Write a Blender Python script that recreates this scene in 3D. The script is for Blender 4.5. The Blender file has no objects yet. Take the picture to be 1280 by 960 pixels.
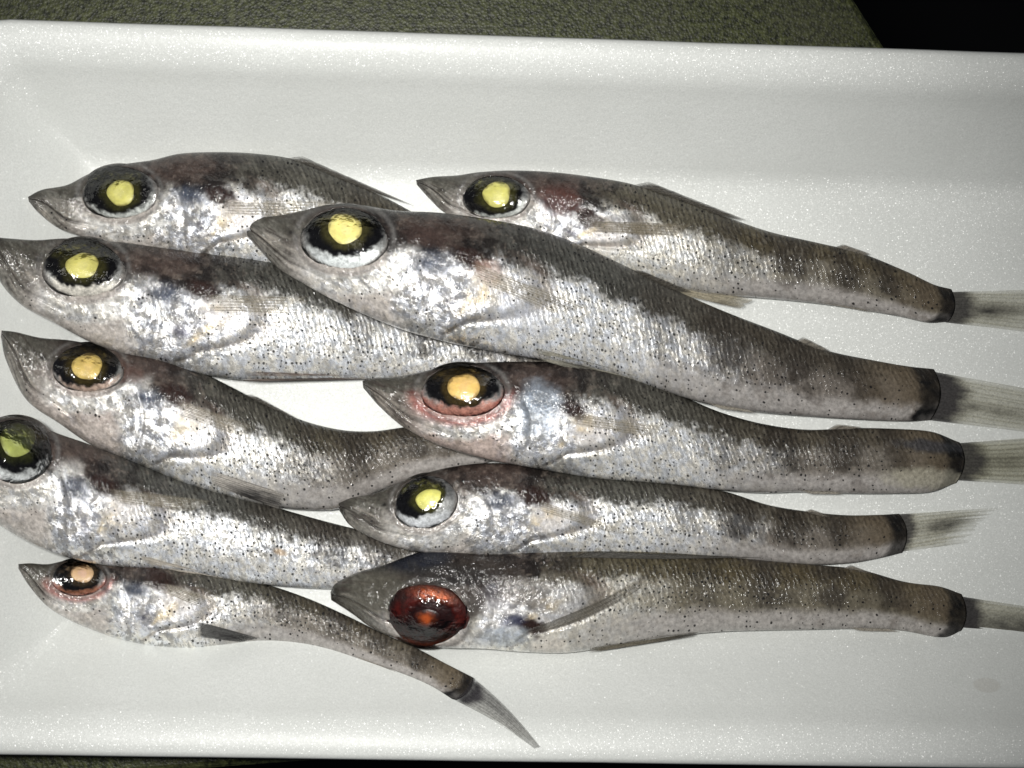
import bpy, math, random
import numpy as np
from mathutils import Matrix, Vector
from mathutils.kdtree import KDTree

# ------------------------------------------------------------------ camera, light, exposure
S = bpy.context.scene
COL = S.collection
MM = 0.001
HFOV = math.radians(33.4)
CAM = np.array([-0.0150, -0.0020, 0.3200])
_f = -CAM / np.linalg.norm(CAM)
_r = np.cross(_f, [0, 1, 0]); _r /= np.linalg.norm(_r)
_u = np.cross(_r, _f)
cd = bpy.data.cameras.new('camera'); cam = bpy.data.objects.new('camera', cd); COL.objects.link(cam)
cd.sensor_fit = 'HORIZONTAL'; cd.angle = HFOV; cd.clip_start = 0.01; cd.clip_end = 20
cam.matrix_world = Matrix(((_r[0], _u[0], -_f[0], CAM[0]), (_r[1], _u[1], -_f[1], CAM[1]),
                           (_r[2], _u[2], -_f[2], CAM[2]), (0, 0, 0, 1)))
S.camera = cam

W = bpy.data.worlds.new('World'); S.world = W; W.use_nodes = True
W.node_tree.nodes['Background'].inputs[0].default_value = (0.80, 0.88, 1.0, 1)
W.node_tree.nodes['Background'].inputs[1].default_value = 0.05

def area(name, loc, target, size, power, color):
    l = bpy.data.lights.new(name, 'AREA'); l.shape = 'DISK'; l.size = size; l.energy = power; l.color = color
    o = bpy.data.objects.new(name, l); COL.objects.link(o); o.location = loc
    o.rotation_euler = (Vector(target) - Vector(loc)).to_track_quat('-Z', 'Y').to_euler()
    return o
fd = bpy.data.lights.new('flash_lamp', 'SPOT'); fd.energy = 5.1; fd.color = (1.0, 0.985, 0.95); fd.shadow_soft_size = .013
fd.spot_size = math.radians(60); fd.spot_blend = 1.0          # a flash head: brightest on its axis, falling off to the sides
fo = bpy.data.objects.new('flash_lamp', fd); COL.objects.link(fo); fo.location = (-0.045, 0.016, 0.330)
fo.rotation_euler = (Vector((-0.024, 0.004, 0.0)) - Vector(fo.location)).to_track_quat('-Z', 'Y').to_euler()
area('ceiling_lamp', (-0.30, 0.55, 1.1), (0, 0, 0), 0.35, 0.8, (1.0, 0.97, 0.92))

S.view_settings.view_transform = 'Standard'; S.view_settings.look = 'None'
S.view_settings.exposure = 0.0; S.view_settings.gamma = 1.0

# ------------------------------------------------------------------ helpers
TH = math.tan(HFOV / 2)
def at(px, py, z):
    """photo point (1280x960) seen at height z (metres) -> world position on that ray"""
    px, py, z = np.broadcast_arrays(np.asarray(px, float), np.asarray(py, float), np.asarray(z, float))
    a = (px - 640) / 640 * TH; b = -(py - 480) / 640 * TH
    d = _f + a[..., None] * _r + b[..., None] * _u
    t = (z - CAM[2]) / d[..., 2]
    return CAM + d * t[..., None]

def sm(a, b, x):
    t = np.clip((x - a) / (b - a), 0, 1); return t * t * (3 - 2 * t)

def vnoise(x, y, seed=0):
    xi = np.floor(x).astype(np.int64); yi = np.floor(y).astype(np.int64)
    fx = x - xi; fy = y - yi
    fx = fx * fx * (3 - 2 * fx); fy = fy * fy * (3 - 2 * fy)
    def h(i, j):
        n = (i * 374761393 + j * 668265263 + seed * 974711) & 0x7fffffff
        n = ((n ^ (n >> 13)) * 1274126177) & 0x7fffffff
        n = n ^ (n >> 16)
        return (n & 0xffff) / 65535.0
    return (h(xi, yi) * (1 - fx) + h(xi + 1, yi) * fx) * (1 - fy) + (h(xi, yi + 1) * (1 - fx) + h(xi + 1, yi + 1) * fx) * fy

def fbm(x, y, seed=0, octv=4):
    s = 0; a = .5; tot = 0
    for k in range(octv):
        s = s + a * vnoise(x * 2 ** k + 17.3 * k, y * 2 ** k + 9.1 * k, seed + k); tot += a; a *= .55
    return s / tot * 2 - 1            # about -1..1

def mix(c, t, m):
    return c + (np.asarray(t, float) - c) * np.clip(m, 0, 1)[..., None]

def mesh_obj(name, verts, faces, mat, parent=None, origin=None, smooth=True, attrs=None, uv=None):
    me = bpy.data.meshes.new(name)
    o0 = np.zeros(3) if origin is None else np.asarray(origin, float)
    v = np.asarray(verts, float) - o0
    if isinstance(faces, np.ndarray):                # quads only: fast path
        me.vertices.add(len(v)); me.vertices.foreach_set('co', v.ravel())
        nf = len(faces)
        me.loops.add(nf * 4); me.loops.foreach_set('vertex_index', faces.ravel().astype(np.int32))
        me.polygons.add(nf); me.polygons.foreach_set('loop_start', np.arange(0, nf * 4, 4, dtype=np.int32))
        me.update(calc_edges=True)
    else:
        me.from_pydata([tuple(p) for p in v], [], faces); me.update()
    me.polygons.foreach_set('use_smooth', [smooth] * len(me.polygons))
    for k, a in (attrs or {}).items():
        a = np.asarray(a, float)
        at_ = me.attributes.new(k, 'FLOAT_COLOR', 'POINT')
        if a.shape[1] == 3: a = np.hstack([a, np.ones((len(a), 1))])
        at_.data.foreach_set('color', a.ravel().astype(np.float32))
    if uv is not None:
        li = np.empty(len(me.loops), dtype=np.int32); me.loops.foreach_get('vertex_index', li)
        ul = me.uv_layers.new(name='skin'); ul.data.foreach_set('uv', uv[li].ravel().astype(np.float32))
    me.materials.append(mat)
    o = bpy.data.objects.new(name, me); COL.objects.link(o)
    if parent is not None: o.parent = parent
    elif origin is not None: o.location = o0
    return o

def grid_faces(n, m, wrap=False):
    i, j = np.meshgrid(np.arange(n - 1), np.arange(m if wrap else m - 1), indexing='ij')
    j2 = (j + 1) % m
    return np.stack([i * m + j, (i + 1) * m + j, (i + 1) * m + j2, i * m + j2], -1).reshape(-1, 4)

# ------------------------------------------------------------------ material helpers
class NT:
    def __init__(s, name):
        s.m = bpy.data.materials.new(name); s.m.use_nodes = True
        s.t = s.m.node_tree; s.t.nodes.clear()
        s.out = s.t.nodes.new('ShaderNodeOutputMaterial')
    def n(s, typ, **kw):
        nd = s.t.nodes.new(typ)
        for k, v in kw.items(): setattr(nd, k, v)
        return nd
    def put(s, sock, v):
        if hasattr(v, 'is_output'): s.t.links.new(v, sock)
        else: sock.default_value = v
    def math(s, op, a, b=0.0, c=0.0, clamp=False):
        nd = s.n('ShaderNodeMath', operation=op, use_clamp=clamp)
        for i, v in enumerate((a, b, c)): s.put(nd.inputs[i], v)
        return nd.outputs[0]
    def vec(s, op, a, b=(0, 0, 0), scale=1.0):
        nd = s.n('ShaderNodeVectorMath', operation=op)
        s.put(nd.inputs[0], a); s.put(nd.inputs[1], b)
        if op == 'SCALE': s.put(nd.inputs['Scale'], scale)
        return nd.outputs[0]
    def mix(s, f, a, b, blend='MIX'):
        nd = s.n('ShaderNodeMix', data_type='RGBA', blend_type=blend)
        s.put(nd.inputs[0], f); s.put(nd.inputs[6], a); s.put(nd.inputs[7], b)
        return nd.outputs[2]
    def ramp(s, x, a, b, lo=0.0, hi=1.0):
        nd = s.n('ShaderNodeMapRange', interpolation_type='SMOOTHSTEP')
        for i, v in enumerate((x, a, b, lo, hi)): s.put(nd.inputs[i], v)
        return nd.outputs[0]
    def noise(s, v, scale, detail=2.0, rough=.5):
        nd = s.n('ShaderNodeTexNoise'); s.put(nd.inputs['Vector'], v)
        nd.inputs['Scale'].default_value = scale; nd.inputs['Detail'].default_value = detail; nd.inputs['Roughness'].default_value = rough
        return nd
    def voro(s, v, scale, rnd=1.0, feature='F1', dim='3D'):
        nd = s.n('ShaderNodeTexVoronoi', feature=feature, voronoi_dimensions=dim)
        s.put(nd.inputs['Vector'], v); nd.inputs['Scale'].default_value = scale; nd.inputs['Randomness'].default_value = rnd
        return nd
    def bump(s, h, strength, dist, normal=None):
        nd = s.n('ShaderNodeBump'); nd.inputs['Strength'].default_value = strength; nd.inputs['Distance'].default_value = dist
        s.put(nd.inputs['Height'], h)
        if normal is not None: s.put(nd.inputs['Normal'], normal)
        return nd.outputs[0]
    def bsdf(s, **kw):
        nd = s.n('ShaderNodeBsdfPrincipled')
        for k, v in kw.items(): s.put(nd.inputs[k.replace('_', ' ')], v)
        return nd
    def done(s, sh):
        s.t.links.new(sh, s.out.inputs[0]); return s.m

# ---- foam: beaded polystyrene skin; every bead facet leans its own way and glints
def mat_foam():
    n = NT('white_foam'); P = n.n('ShaderNodeTexCoord').outputs['Object']; N = n.n('ShaderNodeNewGeometry').outputs['Normal']
    v = n.voro(P, 6000)
    tilt = n.vec('SUBTRACT', v.outputs['Color'], (.5, .5, .5))
    lean = n.vec('NORMALIZE', n.vec('ADD', N, n.vec('SCALE', tilt, scale=.9)))
    ns = n.noise(P, 70, 3); fine = n.noise(P, 3000, 2)
    colr = n.mix(n.ramp(ns.outputs[0], .3, .7), (.655, .672, .650, 1), (.695, .712, .692, 1))
    colr = n.mix(n.ramp(fine.outputs[0], .3, .75, 0, .8), colr, (.59, .605, .585, 1))  # fine grain; part of the foam's sparkle is put into this colour
    # a dried beige drop mark on the lower wall
    sx = n.n('ShaderNodeSeparateXYZ'); n.put(sx.inputs[0], P)
    c = at(1227, 853, .008)
    dx = n.math('MULTIPLY', n.math('SUBTRACT', sx.outputs[0], float(c[0])), 1 / .0026)
    dy = n.math('MULTIPLY', n.math('SUBTRACT', sx.outputs[1], float(c[1])), 1 / .0012)
    rr = n.math('ADD', n.math('MULTIPLY', dx, dx), n.math('MULTIPLY', dy, dy))
    colr = n.mix(n.math('MULTIPLY', n.ramp(rr, .75, 1.1, 1, 0), .26), colr, (.43, .395, .34, 1))
    nb = n.bump(n.noise(P, 900, 2).outputs[0], .3, .0002, N)
    b1 = n.bsdf(Base_Color=colr, Roughness=.42, Normal=nb); b1.inputs['Specular IOR Level'].default_value = .3
    gl = n.n('ShaderNodeBsdfGlossy'); gl.inputs['Roughness'].default_value = .34; n.put(gl.inputs['Color'], (1, 1, 1, 1)); n.put(gl.inputs['Normal'], lean)
    sp = n.n('ShaderNodeSeparateColor'); n.put(sp.inputs[0], v.outputs['Color'])
    f = n.ramp(sp.outputs[2], .0, 1.0, .015, .042)
    mx = n.n('ShaderNodeMixShader'); n.put(mx.inputs[0], f); n.t.links.new(b1.outputs[0], mx.inputs[1]); n.t.links.new(gl.outputs[0], mx.inputs[2])
    return n.done(mx.outputs[0])

def mat_counter():
    n = NT('olive_grained_laminate'); P = n.n('ShaderNodeTexCoord').outputs['Object']; N = n.n('ShaderNodeNewGeometry').outputs['Normal']
    a = n.noise(P, 850, 5, .72); v = n.voro(P, 1900); b = n.noise(P, 60, 2)
    c = n.mix(n.ramp(a.outputs[0], .36, .66), (.005, .007, .002, 1), (.062, .070, .024, 1))
    c = n.mix(n.ramp(b.outputs[0], .4, .7, 0, .35), c, (.045, .045, .03, 1))
    h = n.math('ADD', a.outputs[0], n.math('MULTIPLY', v.outputs['Distance'], .8))
    nb = n.bump(h, .7, .00012, N)
    s = n.bsdf(Base_Color=c, Roughness=.42, Normal=nb); s.inputs['Specular IOR Level'].default_value = .3
    return n.done(s.outputs[0])

def mat_plain(name, col, rough=.6, spec=.3):
    n = NT(name); s = n.bsdf(Base_Color=(*col, 1), Roughness=rough); s.inputs['Specular IOR Level'].default_value = spec
    return n.done(s.outputs[0])

# ---- fish skin.  'paint' = pigment; 'mask' R silver, G spots, B scales, A wet shine
def mat_skin():
    n = NT('wet_fish_skin')
    uv = n.n('ShaderNodeUVMap', uv_map='skin').outputs[0]
    N = n.n('ShaderNodeNewGeometry').outputs['Normal']
    P = n.n('ShaderNodeTexCoord').outputs['Object']
    pa = n.n('ShaderNodeAttribute', attribute_name='paint').outputs['Color']
    ma = n.n('ShaderNodeAttribute', attribute_name='mask')
    sp = n.n('ShaderNodeSeparateColor'); n.put(sp.inputs[0], ma.outputs['Color'])
    silver, spots, scales, shine = sp.outputs[0], sp.outputs[1], sp.outputs[2], ma.outputs['Alpha']
    oi = n.n('ShaderNodeObjectInfo').outputs['Random']
    off = n.n('ShaderNodeCombineXYZ'); n.put(off.inputs[0], n.math('MULTIPLY', oi, 300.0)); n.put(off.inputs[1], n.math('MULTIPLY', oi, 170.0))
    uvo = n.vec('ADD', uv, off.outputs[0])
    su = n.n('ShaderNodeSeparateXYZ'); n.put(su.inputs[0], uvo)
    warp = n.noise(uvo, .35, 2)
    wv = n.math('MULTIPLY', n.math('SUBTRACT', warp.outputs[0], .5), 1.6)
    # scale rows: slanted lattice, cells longer down the slant
    cx = n.n('ShaderNodeCombineXYZ')
    n.put(cx.inputs[0], n.math('ADD', n.math('ADD', su.outputs[0], n.math('MULTIPLY', su.outputs[1], .42)), wv))
    n.put(cx.inputs[1], n.math('MULTIPLY', n.math('SUBTRACT', su.outputs[1], n.math('MULTIPLY', su.outputs[0], .25)), .72))
    sc = n.voro(cx.outputs[0], 1.02, .55, dim='2D')
    fine = n.voro(cx.outputs[0], 2.1, 1.0, dim='2D')
    cs = n.n('ShaderNodeSeparateXYZ'); n.put(cs.inputs[0], cx.outputs[0])
    jit = n.noise(uvo, 1.6, 3, .6).outputs[0]
    rowc = n.math('ADD', n.math('MULTIPLY', cs.outputs[0], 2 * math.pi / 1.02), n.math('MULTIPLY', n.math('SUBTRACT', jit, .5), 5.0))
    row = n.math('SINE', rowc)                                    # slanted scale rows, -1..1
    brk = n.noise(cx.outputs[0], 1.15, 3, .65).outputs[0]         # rows break up
    dash = n.math('MULTIPLY', n.ramp(row, .1, .8), n.ramp(brk, .40, .58))
    # melanophore dots
    dt = n.voro(n.vec('ADD', uvo, n.vec('SCALE', warp.outputs['Color'], scale=.8)), 1.12, .72, dim='2D')
    dc = n.n('ShaderNodeSeparateColor'); n.put(dc.inputs[0], dt.outputs['Color'])
    rad = n.math('MULTIPLY', n.ramp(dc.outputs[0], 0, 1, .09, .27), n.ramp(n.noise(uvo, .5, 2).outputs[0], .35, .62, .72, 1.12))
    dot = n.ramp(n.math('SUBTRACT', dt.outputs['Distance'], rad), -.06, .03, 1, 0)
    dens = n.math('GREATER_THAN', n.math('MULTIPLY', spots, n.ramp(n.noise(uvo, .28, 3, .6).outputs[0], .36, .60, .25, 1.15)), dc.outputs[1])
    dot = n.math('MULTIPLY', n.math('MULTIPLY', dot, dens), n.ramp(spots, .02, .2, 0, .93))
    # pigment
    scc = n.n('ShaderNodeSeparateColor'); n.put(scc.inputs[0], sc.outputs['Color'])
    fcc = n.n('ShaderNodeSeparateColor'); n.put(fcc.inputs[0], fine.outputs['Color'])
    mott = n.noise(uvo, 1.3, 4, .65)
    val = n.math('ADD', n.math('MULTIPLY', n.math('SUBTRACT', scc.outputs[0], .5), n.math('MULTIPLY', scales, .5)), n.math('ADD', 1.0, n.math('MULTIPLY', n.math('SUBTRACT', mott.outputs[0], .5), n.ramp(silver, 0, 1, 1.7, .7))))
    c = n.mix(1.0, pa, n.vec('SCALE', (1, 1, 1), scale=val), 'MULTIPLY')
    c = n.mix(n.math('MULTIPLY', dash, n.math('MULTIPLY', scales, .72)), c, (.016, .014, .012, 1))
    pale = n.math('MULTIPLY', n.math('MULTIPLY', n.ramp(row, -.2, -.85), n.ramp(brk, .45, .65)), n.math('MULTIPLY', scales, .22))
    c = n.mix(pale, c, (.30, .28, .24, 1))
    # iridescence: silver cells lean to blue, violet or straw
    hue = n.n('ShaderNodeHueSaturation'); hue.inputs['Saturation'].default_value = 1
    tint = n.mix(n.ramp(n.noise(uvo, .55, 3, .6).outputs[0], .38, .62), (1.04, 1.0, .93, 1), (.93, .97, 1.07, 1))
    c = n.mix(n.math('MULTIPLY', silver, .85), c, n.mix(1.0, c, tint, 'MULTIPLY'))
    c = n.mix(dot, c, (.012, .012, .013, 1))
    # guanine flakes: broken mirror patches
    fl = n.noise(cx.outputs[0], 1.9, 4, .7)
    bodym = n.ramp(scales, 0, .3)
    flake = n.ramp(n.math('ADD', fl.outputs[0], n.math('MULTIPLY', n.math('SUBTRACT', fcc.outputs[1], .5), .16)), .40, .58)
    flh = n.ramp(n.noise(n.vec('ADD', uvo, n.vec('SCALE', warp.outputs['Color'], scale=1.5)), .55, 5, .62).outputs[0], .42, .53)
    fm = n.n('ShaderNodeMix'); n.put(fm.inputs[0], bodym); n.put(fm.inputs[2], flh); n.put(fm.inputs[3], flake); flake = fm.outputs[0]
    big = n.ramp(n.noise(cx.outputs[0], .55, 3, .6).outputs[0], .36, .60)
    foil = n.math('MULTIPLY', flake, n.math('ADD', n.math('MULTIPLY', big, .55), .45))
    c = n.mix(silver, c, n.mix(1.0, c, n.vec('SCALE', (1, 1, 1), scale=n.ramp(foil, 0, .85, n.ramp(bodym, 0, 1, .34, .64), 1.45)), 'MULTIPLY'))
    met = n.math('MULTIPLY', n.math('MULTIPLY', silver, flake), n.math('SUBTRACT', 1.0, dot))
    # normals
    lean = n.vec('SUBTRACT', sc.outputs['Color'], (.5, .5, .5))
    lean2 = n.vec('SUBTRACT', fine.outputs['Color'], (.5, .5, .5))
    amt = n.math('ADD', n.math('MULTIPLY', scales, .22), .02)
    amt2 = n.math('ADD', n.math('MULTIPLY', n.math('MULTIPLY', silver, n.ramp(bodym, 0, 1, .35, 1)), .13), .02)
    nn = n.vec('NORMALIZE', n.vec('ADD', n.vec('ADD', N, n.vec('SCALE', lean, scale=amt)), n.vec('SCALE', lean2, scale=amt2)))
    hh = n.math('ADD', n.math('MULTIPLY', n.math('MULTIPLY', row, bodym), n.ramp(brk, .3, .65, .05, .6)), n.math('MULTIPLY', n.noise(uvo, 2.6, 3, .6).outputs[0], 1.0))
    crum = n.math('MULTIPLY', n.math('MULTIPLY', n.noise(uvo, .95, 4, .62).outputs[0], silver), n.math('SUBTRACT', 1.0, bodym))
    fac = n.voro(n.vec('ADD', uvo, n.vec('SCALE', warp.outputs['Color'], scale=2.5)), .55, 1.0, dim='2D')
    foilm = n.math('MULTIPLY', n.math('MULTIPLY', silver, .42), n.math('SUBTRACT', 1.0, bodym))
    nn = n.vec('NORMALIZE', n.vec('ADD', nn, n.vec('SCALE', n.vec('SUBTRACT', fac.outputs['Color'], (.5, .5, .5)), scale=foilm)))
    nb = n.bump(crum, .9, .0004, n.bump(hh, .7, .00009, nn))
    wr = n.noise(uvo, .42, 4, .58); wr2 = n.noise(cx.outputs[0], 1.1, 3, .6)
    wet = n.bump(n.math('ADD', n.math('ADD', n.math('MULTIPLY', wr.outputs[0], 3.0), n.math('MULTIPLY', wr2.outputs[0], 1.5)), n.math('MULTIPLY', n.math('MULTIPLY', row, bodym), .16)), 1.0, .00020, N)
    s = n.bsdf(Base_Color=c, Roughness=n.math('SUBTRACT', .52, n.math('MULTIPLY', met, .12)), Metallic=n.math('MULTIPLY', met, n.math('ADD', .52, n.math('MULTIPLY', foilm, .6))), Normal=nb)
    n.put(s.inputs['Specular IOR Level'], n.math('MULTIPLY', n.math('ADD', n.math('MULTIPLY', silver, .4), .06), n.math('SUBTRACT', 1.0, dot)))
    n.put(s.inputs['Coat Weight'], n.math('MULTIPLY', shine, n.math('SUBTRACT', 1.0, n.math('MULTIPLY', dot, .85)))); s.inputs['Coat Roughness'].default_value = .12; s.inputs['Coat IOR'].default_value = 1.6; n.put(s.inputs['Coat Normal'], wet)
    return n.done(s.outputs[0])

def mat_fin():
    n = NT('fin_membrane')
    pa = n.n('ShaderNodeAttribute', attribute_name='paint')
    P = n.n('ShaderNodeTexCoord').outputs['Object']
    ns = n.noise(P, 2600, 2)
    c = n.mix(1.0, pa.outputs['Color'], n.vec('SCALE', (1, 1, 1), scale=n.ramp(ns.outputs[0], .25, .75, .75, 1.25)), 'MULTIPLY')
    s = n.bsdf(Base_Color=c, Roughness=.40); s.inputs['Specular IOR Level'].default_value = .2; s.inputs['Coat Weight'].default_value = .12; s.inputs['Coat Roughness'].default_value = .12
    tr = n.n('ShaderNodeBsdfTransparent'); mx = n.n('ShaderNodeMixShader')
    n.put(mx.inputs[0], pa.outputs['Alpha']); n.t.links.new(tr.outputs[0], mx.inputs[1]); n.t.links.new(s.outputs[0], mx.inputs[2])
    return n.done(mx.outputs[0])

def mat_eye():
    n = NT('eyeball')
    pa = n.n('ShaderNodeAttribute', attribute_name='paint')
    P = n.n('ShaderNodeTexCoord').outputs['Object']; N = n.n('ShaderNodeNewGeometry').outputs['Normal']
    ns = n.noise(P, 1400, 3, .65)
    c = n.mix(1.0, pa.outputs['Color'], n.vec('SCALE', (1, 1, 1), scale=n.ramp(ns.outputs[0], .2, .8, .55, 1.45)), 'MULTIPLY')
    s = n.bsdf(Base_Color=c, Roughness=.42, Metallic=n.math('MULTIPLY', pa.outputs['Alpha'], .35), Normal=n.bump(ns.outputs[0], .4, .0003, N))
    n.put(s.inputs['Specular IOR Level'], n.math('MULTIPLY', pa.outputs['Alpha'], .5))
    return n.done(s.outputs[0])

def mat_lens():
    n = NT('clouded_lens')
    pa = n.n('ShaderNodeAttribute', attribute_name='paint')
    P = n.n('ShaderNodeTexCoord').outputs['Object']; N = n.n('ShaderNodeNewGeometry').outputs['Normal']
    ns = n.noise(P, 500, 4, .65)
    c = n.mix(1.0, pa.outputs['Color'], n.vec('SCALE', (1, 1, 1), scale=n.ramp(ns.outputs[0], .25, .75, .78, 1.12)), 'MULTIPLY')
    s = n.bsdf(Base_Color=c, Roughness=.4, Normal=n.bump(ns.outputs[0], .35, .0004, N))
    s.inputs['Subsurface Weight'].default_value = .15; s.inputs['Subsurface Radius'].default_value = (.001, .0008, .0003)
    return n.done(s.outputs[0])

def mat_cornea():
    n = NT('clear_cornea')
    P = n.n('ShaderNodeTexCoord').outputs['Object']; N = n.n('ShaderNodeNewGeometry').outputs['Normal']
    nb = n.bump(n.noise(P, 230, 4, .6).outputs[0], .85, .0008, N)
    fr = n.n('ShaderNodeFresnel'); fr.inputs['IOR'].default_value = 1.45; n.put(fr.inputs['Normal'], nb)
    gl = n.n('ShaderNodeBsdfGlossy'); gl.inputs['Roughness'].default_value = .10; n.put(gl.inputs['Normal'], nb)
    tr = n.n('ShaderNodeBsdfTransparent'); mx = n.n('ShaderNodeMixShader')
    n.put(mx.inputs[0], n.math('ADD', fr.outputs[0], .02)); n.t.links.new(tr.outputs[0], mx.inputs[1]); n.t.links.new(gl.outputs[0], mx.inputs[2])
    return n.done(mx.outputs[0])

M_FOAM, M_COUNTER, M_SKIN, M_FIN, M_EYE, M_LENS, M_CORNEA = mat_foam(), mat_counter(), mat_skin(), mat_fin(), mat_eye(), mat_lens(), mat_cornea()

# ------------------------------------------------------------------ setting: floor far below, worktop
def box(name, x0, x1, y0, y1, z0, z1, mat):
    v = [(x, y, z) for z in (z0, z1) for (x, y) in ((x0, y0), (x1, y0), (x1, y1), (x0, y1))]
    f = [(3, 2, 1, 0), (4, 5, 6, 7), (0, 1, 5, 4), (1, 2, 6, 5), (2, 3, 7, 6), (3, 0, 4, 7)]
    return mesh_obj(name, v, f, mat, smooth=False)
fl = box('floor', -1.2, 1.2, -1.2, 1.2, -.92, -.90, mat_plain('dark_floor', (.012, .012, .013), .7, .1)); fl['kind'] = 'structure'
e0 = at(1068, -3, 0.0); e1 = at(1112, 66, 0.0)            # worktop edge seen at the top right
dr = (e1 - e0) / np.linalg.norm(e1 - e0)
p_top = e0 - dr * .25; p_bot = e0 + dr * .55
g0, g1 = at(-100, 990, 0.0), at(700, 928, 0.0)            # front edge: shows at the lower left, then runs on under the tray
def cross(p, d, q, e):
    k = ((q[0] - p[0]) * e[1] - (q[1] - p[1]) * e[0]) / (d[0] * e[1] - d[1] * e[0]); return p + d * k
gd = g1 - g0
cr = cross(e0, dr, g0, gd); gl_ = g0 - gd * (.35 / np.linalg.norm(gd))
poly = [(gl_[0], p_top[1]), (gl_[0], gl_[1]), (cr[0], cr[1]), (p_top[0], p_top[1])]
zt, zb = 0.0, -.03
wv = [(x, y, zt) for x, y in poly] + [(x, y, zb) for x, y in poly]
wt = mesh_obj('worktop', wv, [(0, 1, 2, 3), (7, 6, 5, 4), (0, 4, 5, 1), (1, 5, 6, 2), (2, 6, 7, 3), (3, 7, 4, 0)], M_COUNTER, smooth=False)
wt['kind'] = 'structure'
bv = wt.modifiers.new('bevel', 'BEVEL'); bv.width = .0015; bv.segments = 3

# ------------------------------------------------------------------ foam tray
RIM = .020
TL, TR = at(0, 18, RIM), at(1280, 68, RIM)
BL, BR = at(0, 949, RIM), at(1280, 959, RIM)
a_top = math.atan2(TR[1] - TL[1], TR[0] - TL[0]); a_bot = math.atan2(BR[1] - BL[1], BR[0] - BL[0])
ANG = (a_top + a_bot) / 2
ex = np.array([math.cos(ANG), math.sin(ANG), 0]); ey = np.array([-ex[1], ex[0], 0])
y_top = (np.dot(TL, ey) + np.dot(TR, ey)) / 2; y_bot = (np.dot(BL, ey) + np.dot(BR, ey)) / 2
x_l = np.dot(at(-88, 480, RIM), ex); x_r = np.dot(at(1680, 480, RIM), ex)
print('tray angles', math.degrees(a_top), math.degrees(a_bot), 'w', y_top - y_bot, 'l', x_r - x_l)
FLOOR = .0022
prof = [(.022, .0002), (.0175, .0006), (.0155, .0025), (.0045, RIM - .0042), (.0028, RIM - .0034), (.0006, RIM - .0032), (0, RIM - .0026), (0, RIM - .0012),
        (.0004, RIM - .0004), (.0012, RIM), (.0026, RIM - .0001), (.0040, RIM - .0004), (.0052, RIM - .0009), (.0062, RIM - .0015), (.0070, RIM - .0021), (.0077, RIM - .0028), (.0084, RIM - .0036), (.0092, RIM - .0046)]
wi, wz = .0205, FLOOR + .0022
for k in range(1, 9):
    t = k / 9; prof.append((.0092 + (wi - .0092) * t, RIM - .0046 + (wz - RIM + .0046) * t - .0003 * math.sin(math.pi * t)))
prof += [(wi, wz), (wi + .0012, FLOOR + .0011), (wi + .0028, FLOOR + .0004), (wi + .0050, FLOOR), (wi + .012, FLOOR), (wi + .024, FLOOR)]
def rrect(ins, z):
    x0, x1, y0, y1 = x_l + ins, x_r - ins, y_bot + ins, y_top - ins
    r = max(.0012, .012 - ins * .62)
    pts = []
    for cx, cy, a0 in ((x1 - r, y1 - r, 0), (x0 + r, y1 - r, 90), (x0 + r, y0 + r, 180), (x1 - r, y0 + r, 270)):
        for k in range(9):
            a = math.radians(a0 + k * 11.25); pts.append((cx + r * math.cos(a), cy + r * math.sin(a)))
        nx = {0: (x0 + r, y1), 90: (x0, y0 + r), 180: (x1 - r, y0), 270: (x1, y1 - r)}[a0]
        for k in range(1, 24):
            t = k / 24; pts.append((pts[-1][0], pts[-1][1]) if False else (0, 0, t, nx))
    out = []; last = None
    for p in pts:
        if len(p) == 2: out.append(p); last = p
        else:
            _, _, t, nx = p; out.append((last[0] + (nx[0] - last[0]) * t, last[1] + (nx[1] - last[1]) * t))
    return [ex * x + ey * y + np.array([0, 0, z]) for x, y in out]
rings = [rrect(i, z) for i, z in prof]
nr = len(rings[0]); tv = np.array([p for r in rings for p in r])
tf = [tuple(q[::-1]) for q in grid_faces(len(rings), nr, True)]
tf.append(tuple((len(rings) - 1) * nr + k for k in range(nr)))
tf.append(tuple(reversed(range(nr))))
wob = fbm(tv[:, 0] * 60, tv[:, 1] * 60, 5, 2) * .00025; tv[:, 2] += np.where(tv[:, 2] > .001, wob, 0)
_in = prof[9:]
def wall_z(p):
    X_, Y_ = p @ ex, p @ ey
    ins = np.minimum(np.minimum(X_ - x_l, x_r - X_), np.minimum(Y_ - y_bot, y_top - Y_))
    return np.interp(ins, [q[0] for q in _in], [q[1] for q in _in])
tray = mesh_obj('foam_tray', tv, tf, M_FOAM)
tray['label'] = 'white polystyrene foam tray with sloping walls holding the raw fish'; tray['category'] = 'tray'

# ------------------------------------------------------------------ fish
def catmull(pts, n_per=40):
    P = np.array(pts, float); P = np.vstack([2 * P[0] - P[1], P, 2 * P[-1] - P[-2]])
    out = []
    for i in range(1, len(P) - 2):
        t = np.linspace(0, 1, n_per, endpoint=False)[:, None]
        p0, p1, p2, p3 = P[i - 1], P[i], P[i + 1], P[i + 2]
        out.append(.5 * (2 * p1 + (p2 - p0) * t + (2 * p0 - 5 * p1 + 4 * p2 - p3) * t * t + (3 * p1 - p0 - 3 * p2 + p3) * t ** 3))
    out.append(P[-2][None]); return np.vstack(out)

NTOP, NBOT = 92, 18
YEL = (.80, .70, .20); ORG = (.80, .56, .19); GRN = (.40, .44, .13)

class Fish: pass

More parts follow.
